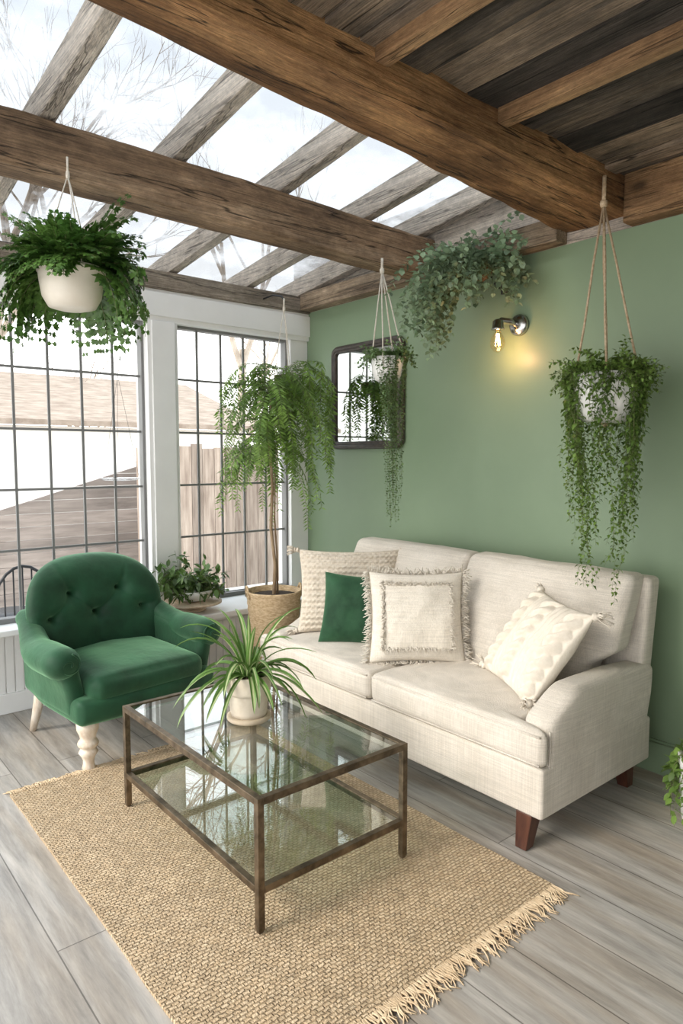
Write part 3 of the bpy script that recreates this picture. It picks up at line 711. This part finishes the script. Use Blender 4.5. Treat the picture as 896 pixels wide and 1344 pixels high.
def hanger(root,hook,rimc,r,zr,zbot,n,mat,rad=.004,drop=.07):
    rp=MB()
    knot=V((hook[0],hook[1],hook[2]-drop))
    rp.tube([V(hook),knot],rad*1.8,8); rp.lathe([(.001,.02),(rad*3,.012),(rad*3.4,0),(rad*3,-.012),(.001,-.02)],knot,8)
    for i in range(n):
        a=2*math.pi*i/n+.5; rim=V((rimc[0]+r*math.cos(a),rimc[1]+r*math.sin(a),zr))
        p=[knot,knot.lerp(rim,.35)+rv()*.004,knot.lerp(rim,.7)+rv()*.004,rim]
        if zbot is not None: p+= [V((rimc[0]+r*.85*math.cos(a),rimc[1]+r*.85*math.sin(a),(zr+zbot)/2)),V((rimc[0],rimc[1],zbot-.006))]
        rp.tube(p,rad,6)
    return rp.build('rope_hanger',mat,root)
def radlim(cx,cy,rmax,xm=-.04,ym=-.12):
    def fn(p):
        dx,dy=p.x-cx,p.y-cy; r=math.hypot(dx,dy)
        if r>rmax: k=(rmax+(r-rmax)*.15)/r; p=V((cx+dx*k,cy+dy*k,p.z))
        return V((min(p.x,xm),min(p.y,ym),p.z))
    return fn

# 1 fern in ivory pot, upper left
px,py,dz=-2.215,-1.44,.0
r1=thing('hanging_plant','bushy dark green fern in hanging ivory bowl pot at upper left','plant',(px,py,2.05))
MB().lathe([(r*.9,z) for r,z in [(.06,2.085),(.10,2.095),(.125,2.135),(.135,2.19),(.138,2.225),(.145,2.228),(.145,2.245),(.132,2.245),(.125,2.22),(.02,2.215)]],(px,py,0)).build('pot',M['ceramic'],r1)
hanger(r1,(px+.02,-1.375,2.70),(px,py),.13,2.24+dz,None,3,M['cream_rope'],.0025)
fo=MB(); st=MB(); lm=radlim(px,py,.28,9,9)
for i in range(150):
    a=R(0,6.283); front=math.cos(a-4.02)>.5
    el=math.radians(R(10,80)); L=R(.18,.35); g_=R(1.0,2.4)
    if front: el=math.radians(R(15,85)); L=R(.13,.22); g_=R(.8,2.0)
    elif i>105: L=R(.32,.44); el=math.radians(R(5,40)); g_=R(2.8,3.8)
    d=V((math.cos(a)*math.cos(el),math.sin(a)*math.cos(el),math.sin(el)))
    pts=grow((px+.07*math.cos(a),py+.07*math.sin(a),2.245+dz),d,L,7,g_,.2,lm)
    stems(st,pts,.002); frond(fo,pts,8,.09,.60,lambda s:(1-s*.8)*(.7+.3*min(1,s*5)),True)
fo.build('foliage',M['fern'],r1); st.build('stems',M['stem'],r1)

# 2 string plant before mirror
px,py=-.46,-1.43
r2=thing('hanging_plant','small-leaved trailing plant in white macrame hanger in front of the mirror','plant',(px,py,1.92))
MB().lathe([(r,z-.03) for r,z in [(.05,1.955),(.075,1.965),(.09,2.01),(.095,2.06),(.098,2.09),(.09,2.09),(.085,2.075),(.02,2.07)]],(px,py,0)).build('pot',M['ceramic_white'],r2)
hanger(r2,(px,-1.375,2.62),(px,py),.099,2.055,1.915,4,M['cream_rope'],.004)
fo=MB(); st=MB()
for i in range(80):
    a=R(0,6.283); pts=grow((px+.05*math.cos(a),py+.05*math.sin(a),2.055),(math.cos(a),math.sin(a),R(.5,2.4)),R(.08,.16),6,R(1.2,2.6),.3)
    stems(st,pts,.0012); leafy(fo,pts,.012,.029,.023)
for i in range(48):
    a=R(3.2,5.2); rr=R(.07,.095); L=R(.3,.95)
    if i>38: a=R(0,6.28); L=R(.1,.3)
    pts=[V((px+.06*math.cos(a),py+.06*math.sin(a),2.06)),V((px+rr*math.cos(a),py+rr*math.sin(a),2.075)),V((px+(rr+.012)*math.cos(a),py+(rr+.012)*math.sin(a),2.03))]
    q_=pts[-1]; n=10
    for k in range(n):
        q_=q_+V((-(q_.x-px)*.09+R(-.006,.006),-(q_.y-py+.06)*.09+R(-.006,.006),-L/n)); pts.append(q_.copy())
    stems(st,pts,.001); leafy(fo,pts,.013,.018,.015)
fo.build('foliage',M['string'],r2); st.build('stems',M['stem'],r2)

# 3 grey-green plant near wall lamp
px,py=-.24,-1.88
r3=thing('hanging_plant','grey-green bushy plant in brown basket high on wall above the lamp','plant',(0,py,2.45))
MB().lathe([(.03,2.43),(.06,2.45),(.085,2.49),(.09,2.53),(.08,2.53),(.07,2.51),(.02,2.51)],(px,py,0),rib=.02,ribn=14).build('pot',M['coco'],r3)
MB().box(-.012,0,py-.02,py+.02,2.40,2.575).tube([(-.008,py,2.54),(-.15,py,2.535)],.007,6).tube([(-.008,py,2.42),(-.08,py,2.43),(-.155,py,2.50)],.006,6).build('bracket',M['iron'],r3)
fo=MB(); st=MB()
lim3=lambda p:V((min(p.x,-.03),p.y,min(p.z,2.78)))
for i in range(150):
    a=R(0,6.283); el=math.radians(R(0,85)); L=R(.15,.36); d=V((math.cos(a)*math.cos(el)-.2,math.sin(a)*math.cos(el)+.0,math.sin(el)))
    g_=R(1.6,3.0)
    if i>80: L=R(.18,.34); a=R(2.4,5.2); d=V((math.cos(a),math.sin(a),R(0,.5))); g_=R(2.4,4)
    if i>108: L=R(.38,.62); d=V((R(-.7,-.1),R(.2,1.0),R(.0,.6))); g_=R(2.4,3.8)
    pts=grow((px+.06*math.cos(a),py+.06*math.sin(a),2.53),d,L,8,g_,.35,lim3)
    stems(st,pts,.0016); leafy(fo,pts,.017,.047,.044)
fo.build('foliage',M['grey'],r3); st.build('stems',M['stem'],r3)

# 4 right hanging plant
px,py,dz=-.35,-2.69,.03
r4=thing('hanging_plant','long trailing plant in white pot on jute rope above the sofa arm','plant',(px,py,1.67))
MB().lathe([(r,z+dz) for r,z in [(.07,1.62),(.11,1.635),(.135,1.70),(.145,1.78),(.148,1.83),(.138,1.83),(.13,1.81),(.02,1.80)]],(px,py,0),rib=.012,ribn=20,n=60).build('pot',M['ceramic_white'],r4)
hanger(r4,(px+.07,-2.612,2.74),(px,py),.130,1.825+dz,1.61+dz,4,M['rope'],.005,.12)
fo=MB(); st=MB()
for i in range(230):
    a=R(0,6.283); r0=.12*math.sqrt(R(0,1)); el=math.radians(R(25,88)-r0*150)
    pts=grow((px+r0*math.cos(a),py+r0*math.sin(a),1.83+dz),(math.cos(a)*math.cos(el),math.sin(a)*math.cos(el),math.sin(el)),R(.10,.21)-r0*.4,6,R(1.0,2.4),.3)
    stems(st,pts,.0014); leafy(fo,pts,.010,.030,.021,False)
for i in range(140):
    a=R(0,6.283); rr=R(.13,.155); tp=.03; L=.15+.58*R(0,1)**1.15; cx,cy=px,py
    if i>123: L=R(.65,.97); tp=.06; cx,cy=px-.02,py-.05
    if i>88 and i<=123: L=R(.06,.22)
    pts=[V((px+.1*math.cos(a),py+.1*math.sin(a),1.84+dz)),V((px+rr*math.cos(a),py+rr*math.sin(a),1.855+dz)),V((px+(rr+.022)*math.cos(a),py+(rr+.022)*math.sin(a),1.80+dz))]
    q_=pts[-1]; n=12
    for k in range(n):
        q_=q_+V((-(q_.x-cx)*tp+R(-.014,.014),-(q_.y-cy)*tp+R(-.014,.014),-L/n))
        if q_.z<1.05: q_.x=min(q_.x,-.42)
        pts.append(q_.copy())
    stems(st,pts,.0012); leafy(fo,pts,.016,.033,.021,False)
fo.build('foliage',M['trail'],r4); st.build('stems',M['stem'],r4)

# 5 tree in tall basket and 5b hanging fern in corner
px,py=-.70,-.62
r5=thing('potted_tree','slender tree with feathery drooping crown in woven basket in the corner','plant',(px,py,0))
bp=[(.11,.003),(.12,.01)]+[(.125+.05*(i/30)+.004*(i%2),.02+.60*i/30) for i in range(31)]+[(.182,.632),(.178,.642),(.166,.640),(.16,.60),(.02,.595)]
bs=MB().lathe(bp,(px,py,0),40); bso=bs.build('basket',M['basket'],r5)
for a0 in (math.radians(160),math.radians(-20)):
    hb=MB().tube([(px+.178*math.cos(a0+.3*t),py+.178*math.sin(a0+.3*t),.60+.075*math.cos(t*1.57)) for t in (-1,-.6,-.2,.2,.6,1)],.008,6)
    hb.build('handle',M['basket'],bso)
MB().lathe([(.001,.612),(.08,.615),(.158,.606)][::-1],(px,py,0),24).build('soil',M['soil'],r5)
MB().tube([(px,py,.58),(px+.012,py,.8),(px-.012,py+.01,1.05),(px+.01,py+.02,1.3),(px-.005,py+.03,1.6),(px+.01,py+.03,1.9)],[.013,.011,.0105,.010,.008,.005],8).tube([(px+.03,py,.6),(px+.035,py+.01,.85),(px+.018,py+.01,1.1),(px+.03,py+.02,1.4)],[.008,.007,.006,.004],6).build('trunk',M['bark'],r5)
fo=MB(); st=MB(); lm=radlim(px,py,.36)
for i in range(84):
    a=R(0,6.283); z0=R(1.5,2.05); L=R(.3,.72); el=math.radians(R(5,65))
    pts=grow((px,py+.03,z0),(math.cos(a)*math.cos(el),math.sin(a)*math.cos(el),math.sin(el)),L,9,R(2.0,4.2),.2,lm)
    stems(st,pts,.002); frond(fo,pts,26,.055,.24,lambda s:math.sin(min(1,.25+s)*2.6)*.9+.25,False,.7,.3,.15)
fo.build('foliage',M['feather'],r5); st.build('stems',M['stem'],r5)
px,py=-.42,-.36
r6=thing('hanging_plant','feathery light green fern hanging in the corner beside the mirror','plant',(px,py,1.97))
MB().lathe([(.03,1.98),(.055,1.99),(.07,2.03),(.072,2.06),(.064,2.06),(.02,2.045)],(px,py,0)).build('pot',M['coco'],r6)
hk=MB().tube([(px,-.11,2.62),(px,-.22,2.625),(px,-.33,2.60),(px,-.36,2.57)],.006,6); hk.build('hook',M['iron'],r6)
hanger(r6,(px,py,2.58),(px,py),.072,2.06,None,3,M['cream_rope'],.003)
fo=MB(); st=MB(); lm=radlim(px,py,.32)
for i in range(44):
    a=R(3.3,6.0); L=R(.3,1.05); el=math.radians(R(5,60))
    d=V((math.cos(a)*math.cos(el),math.sin(a)*math.cos(el),math.sin(el)))
    pts=grow((px+.03*math.cos(a),py+.03*math.sin(a),2.05),d,L,11,R(3.2,5.4),.18,lm)
    stems(st,pts,.0018); frond(fo,pts,int(28*L/.6),.05,.26,lambda s:math.sin(min(1,.25+s)*2.6)*.9+.25,False,.7,.3,.1)
fo.build('foliage',M['feather'],r6); st.build('stems',M['stem'],r6)

# 6 spider plant on table
px,py,pz=-1.745,-1.97,.449
r7=thing('potted_plant','spider plant with striped arching leaves in beige pot on glass table','plant',(px,py,pz))
MB().lathe([(.02,0.002),(.082,.002),(.088,.008),(.088,.020),(.078,.022),(.02,.018)],(px,py,pz),32).build('saucer',M['sand_dark'],r7)
MB().lathe([(.05,.019),(.07,.021),(.074,.04),(.080,.11),(.0805,.112),(.086,.114),(.089,.125),(.089,.185),(.086,.190),(.080,.188),(.078,.172),(.01,.170)],(px,py,pz),36).build('pot',M['sand_pot'],r7)
MB().lathe([(.078,.174),(.001,.178)],(px,py,pz),20).build('soil',M['soil'],r7)
fo=MB()
for i in range(54):
    a=R(0,6.283); el=math.radians(R(25,88)); L=R(.18,.38); W=R(.007,.013)
    pts=grow((px+R(.0,.035)*math.cos(a),py+R(0,.035)*math.sin(a),pz+.175),(math.cos(a)*math.cos(el),math.sin(a)*math.cos(el),math.sin(el)),L,10,R(1.2,2.8),.15,lambda p:V((p.x,p.y,max(p.z,pz+.02))))
    rows=[]
    for k,p in enumerate(pts):
        s=k/10; t=(pts[min(k+1,10)]-pts[max(k-1,0)]).normalized()
        sd=V((-math.sin(a),math.cos(a),0)); nm=sd.cross(t); nm=nm if nm.z>0 else -nm
        w=W*(.55+.6*math.sin(min(1,s*1.6)*1.57))*(1-s**3)**.6 if s<1 else .0006
        rows+= [p+sd*w+nm*w*.5,p+sd*w*.33,p-sd*w*.33,p-sd*w+nm*w*.5]
    f1=[];f2=[]
    for k in range(10):
        b0=k*4
        f1+=[(b0,b0+1,b0+5,b0+4),(b0+2,b0+3,b0+7,b0+6)]; f2+=[(b0+1,b0+2,b0+6,b0+5)]
    n0=len(fo.v); fo.mi=0; fo.add(rows,f1)
    fo.f+=[tuple(x+n0 for x in qq) for qq in f2]; fo.m+=[1]*len(f2)
fo.build('foliage',[M['spider'],M['stripe']],r7)

# 7 plant on window ledge, on a wooden stand
px,py=-1.09,-.25
r8=thing('cake_stand','round pale wooden pedestal stand on the white window ledge','stand',(px,py,.50))
MB().lathe([(.085,.002),(.09,.008),(.05,.015),(.03,.03),(.035,.042),(.15,.046),(.19,.05),(.19,.062),(.18,.065),(.01,.065)],(px,py,.50),40).build('pedestal',M['wood_light'],r8)
r9=thing('potted_plant','broad-leaved green plant in white bowl on the wooden stand by window','plant',(px,py,.566))
MB().lathe([(.06,.0),(.10,.01),(.135,.045),(.145,.075),(.135,.075),(.125,.06),(.01,.06)],(px,py,.566),32).build('pot',M['ceramic_white'],r9)
fo=MB(); st=MB()
for i in range(105):
    a=R(0,6.283); el=math.radians(R(15,80)); L=R(.12,.27)
    pts=grow((px-.02+.05*math.cos(a),py+.05*math.sin(a),.64),(math.cos(a)*math.cos(el),math.sin(a)*math.cos(el)*.75,math.sin(el)),L,6,R(.8,2.0),.25,lambda p:V((p.x,min(p.y,-.12),max(p.z,.635))))
    stems(st,pts,.002); leafy(fo,pts,.036,.085,.04,True,.25)
fo.build('foliage',M['bush'],r9); st.build('stems',M['stem'],r9)

# 8 floor plant at the right edge
px,py=-.50,-3.29
r10=thing('potted_plant','leafy plant in tall white floor pot at right edge beyond the sofa','plant',(px,py,0))
MB().lathe([(.10,.003),(.115,.01),(.14,.15),(.155,.34),(.157,.37),(.145,.37),(.14,.34),(.02,.335)],(px,py,0),36).build('pot',M['ceramic_white'],r10)
fo=MB(); st=MB(); lm=radlim(px,py,.175,-.08,9)
for i in range(75):
    a=R(0,6.283); el=math.radians(R(20,80)); L=R(.10,.2) if i<50 else R(.2,.36)
    pts=grow((px+.08*math.cos(a),py+.08*math.sin(a),.35),(math.cos(a)*math.cos(el),math.sin(a)*math.cos(el),math.sin(el)),L,7,R(1.2,2.6) if i<50 else R(4,5),.2,lm)
    stems(st,pts,.002); leafy(fo,pts,.028,.055,.032,True,.2)
fo.build('foliage',M['trail'],r10); st.build('stems',M['stem'],r10)

# hanging glass dish in left window
px,py=-1.51,-.14
d=thing('hanging_dish','clear shallow glass dish hanging on thin wires before the left window','dish',(px,py,1.35))
MB().lathe([(.02,1.352),(.10,1.358),(.125,1.37),(.122,1.372),(.098,1.362),(.02,1.356)],(px,py,0),32).build('dish',glassmat('dish_glass',(.85,.85,.85),.6,.12),d)
wv=MB()
for k in range(3):
    a=k*2.094; wv.tube([(px+.123*math.cos(a),py+.123*math.sin(a),1.37),(px,py,2.0)],.0010,4)
wv.tube([(px,py,2.0),(px,py+.03,2.60)],.0010,4); wv.build('wire',M['iron'],d)

# ------------------------------------------------------------------ outdoors
tag(MB().box(-14,16,.12,22,-.12,-.06).build('ground',M['snow'],smooth=False),kind='structure')
fe=thing('fence','grey horizontal-board fence outside the left window, cut along the slanting shadow edge','fence',(-2.5,3.2,-.06))
fb=MB(); zshade=lambda x:max(.45,.98+.297*(x+1.35)); xs=lambda z:-7. if z<.47 else -1.35+(z-.98)/.297  # slanting sun-shadow edge put into the shape: boards and posts stop there
for k in range(11):
    z0,z1=-.03+k*.135,.101+k*.135
    if xs(z1)<.45: fb.box(0,1,3.2,3.225,z0,z1,fn=lambda v:V((.5 if v.x>.5 else max(-7,xs(v.z)),v.y,v.z)))
fb.build('boards',M['fence_h'],fe,smooth=False)
for x in (-6.8,-5,-3.2,-1.4,.4): MB().box(x-.045,x+.045,3.226,3.31,-.06,zshade(x-.05)-.04).build('post',M['fence_h'],fe,smooth=False)
fe=thing('fence','taller brown vertical-board fence outside the right window','fence',(2,2.4,-.06))
fb=MB(); x=-.25
while x<5:
    w_=R(.12,.15); fb.box(x,x+w_-.005,2.4,2.42,-.04,1.62+R(-.03,.03)); x+=w_
fb.build('boards',M['fence_v'],fe,smooth=False)
for z in (.3,1.3): MB().box(-.25,5,2.421,2.46,z,z+.08).build('rail',M['fence_v'],fe,smooth=False)
for x in (-.2,2.3,4.8): MB().box(x-.045,x+.045,2.461,2.55,-.06,1.6).build('post',M['fence_v'],fe,smooth=False)
sh=thing('shed','white garden shed with brown roof behind the low fence','shed',(-1,6.5,-.06))
MB().box(-5,3.2,6,8.5,-.06,1.95).build('wall',M['shed'],sh,smooth=False)
MB().box(-5.3,3.5,5.8,8.7,0,.08,fn=lambda v:V((v.x,v.y,v.z+1.95+.95*sstep(5.8,8.7,v.y)))).build('roof',M['shed_roof'],sh,smooth=False)
pc=thing('patio_chair','black metal garden chair outside the left window','chair',(-1.85,1.0,-.06))
for (x,y) in ((-2.03,.84),(-1.67,.84),(-2.03,1.18),(-1.67,1.18)): MB().tube([(x,y,-.058),(x*.97-.055,y*.97+.03,.36)],.011,6).build('leg',M['iron'],pc)
MB().lathe([(.01,.36),(.21,.36),(.215,.37),(.21,.38),(.01,.38)],(-1.85,1.01,0),24).build('seat',M['iron'],pc)
ba=MB(); ap=[(-1.85+.21*math.cos(math.radians(a)),.83-.03,.38+.36*math.sin(math.radians(a))) for a in range(0,181,15)]; ba.tube(ap,.011,6)
for k in (-.12,-.06,0,.06,.12): ba.tube([(-1.85+k,.80,.37),(-1.85+k,.80,.38+.36*math.sqrt(1-(k/.21)**2))],.006,5)
ba.build('backrest',M['iron'],pc)
def tree(base,H,seed,label,depth=6,rk=.014,mat='tree',sp=(.4,.7)):
    random.seed(seed); mb=MB()
    def br(p,d,L,r,k):
        n=4; pts=[p.copy()]; dd=d.copy()
        for i in range(n):
            dd=(dd+rv()*.16+V((0,0,.08))).normalized(); p=p+dd*L/n; pts.append(p.copy())
        mb.tube(pts,[r*(1-.45*i/n) for i in range(n+1)],5 if k>3 else 3,cap=False)
        if k==0: return
        for j in range(3 if k>1 else 2):
            s=R(.35,1.0); q,t=at(pts,s*.999); o=rv(); o=(o-t*o.dot(t)).normalized()
            br(q,(t*.85+o*R(*sp)).normalized(),L*R(.6,.76),r*.58*(1.1-.3*s),k-1)
    br(V(base),V((R(-.08,.08),R(-.08,.08),1)).normalized(),H*.36,H*rk,depth)
    tag(mb.build('bare_tree',M[mat],origin=base,smooth=True),label,'tree','bare trees outdoors')
tree((-5.4,12.6,-.1),13.5,11,'tall bare pale tree seen through the roof glass at the far left')
tree((.3,12.8,-.1),14,12,'tall bare pale tree behind the shed, over the left window')
tree((7.4,12.6,-.1),13,13,'tall bare pale tree behind the shed, over the right window')
tree((14,13,-.1),13,14,'tall bare pale tree rising behind the brown fence, rightmost of the trees')
tree((-3.3,10.6,-.1),5.6,21,'short twiggy brown tree behind the shed, leftmost of the short ones',6,.016,'tree_brown',(.5,.9))
tree((-.8,10.7,-.1),5.6,22,'short twiggy brown tree behind the shed roof, middle of the left window',6,.016,'tree_brown',(.5,.9))
tree((1.8,10.6,-.1),5.4,23,'short twiggy brown tree behind the shed, beside the white window post',6,.016,'tree_brown',(.5,.9))
tree((5.8,7.4,-.1),4.8,24,'short twiggy brown tree right behind the brown board fence',6,.016,'tree_brown',(.5,.9))

# ------------------------------------------------------------------ light
sd=bpy.data.lights.new('soft_sun','SUN'); sd.energy=3.2; sd.angle=math.radians(22); sd.color=(1,.93,.82); sl=bpy.data.objects.new('soft_sun',sd); C.objects.link(sl)
sl.rotation_euler=V((.80,-.12,-.55)).to_track_quat('-Z','Y').to_euler(); sl.location=(-6,2,5)
wd=bpy.data.worlds.new('world'); SC.world=wd; wd.use_nodes=True; nt=wd.node_tree; nt.nodes.clear()
N=nt.nodes.new; L=nt.links.new
o=N('ShaderNodeOutputWorld'); bg=N('ShaderNodeBackground'); tc=N('ShaderNodeTexCoord'); sx=N('ShaderNodeSeparateXYZ'); cr=N('ShaderNodeValToRGB')
cr.color_ramp.elements[0].position=.0; cr.color_ramp.elements[0].color=(1,.975,.935,1); cr.color_ramp.elements[1].position=.75; cr.color_ramp.elements[1].color=(.80,.895,1,1)
L(tc.outputs['Generated'],sx.inputs[0]); L(sx.outputs['Z'],cr.inputs[0]); L(cr.outputs[0],bg.inputs[0]); bg.inputs[1].default_value=3.0; L(bg.outputs[0],o.inputs[0])
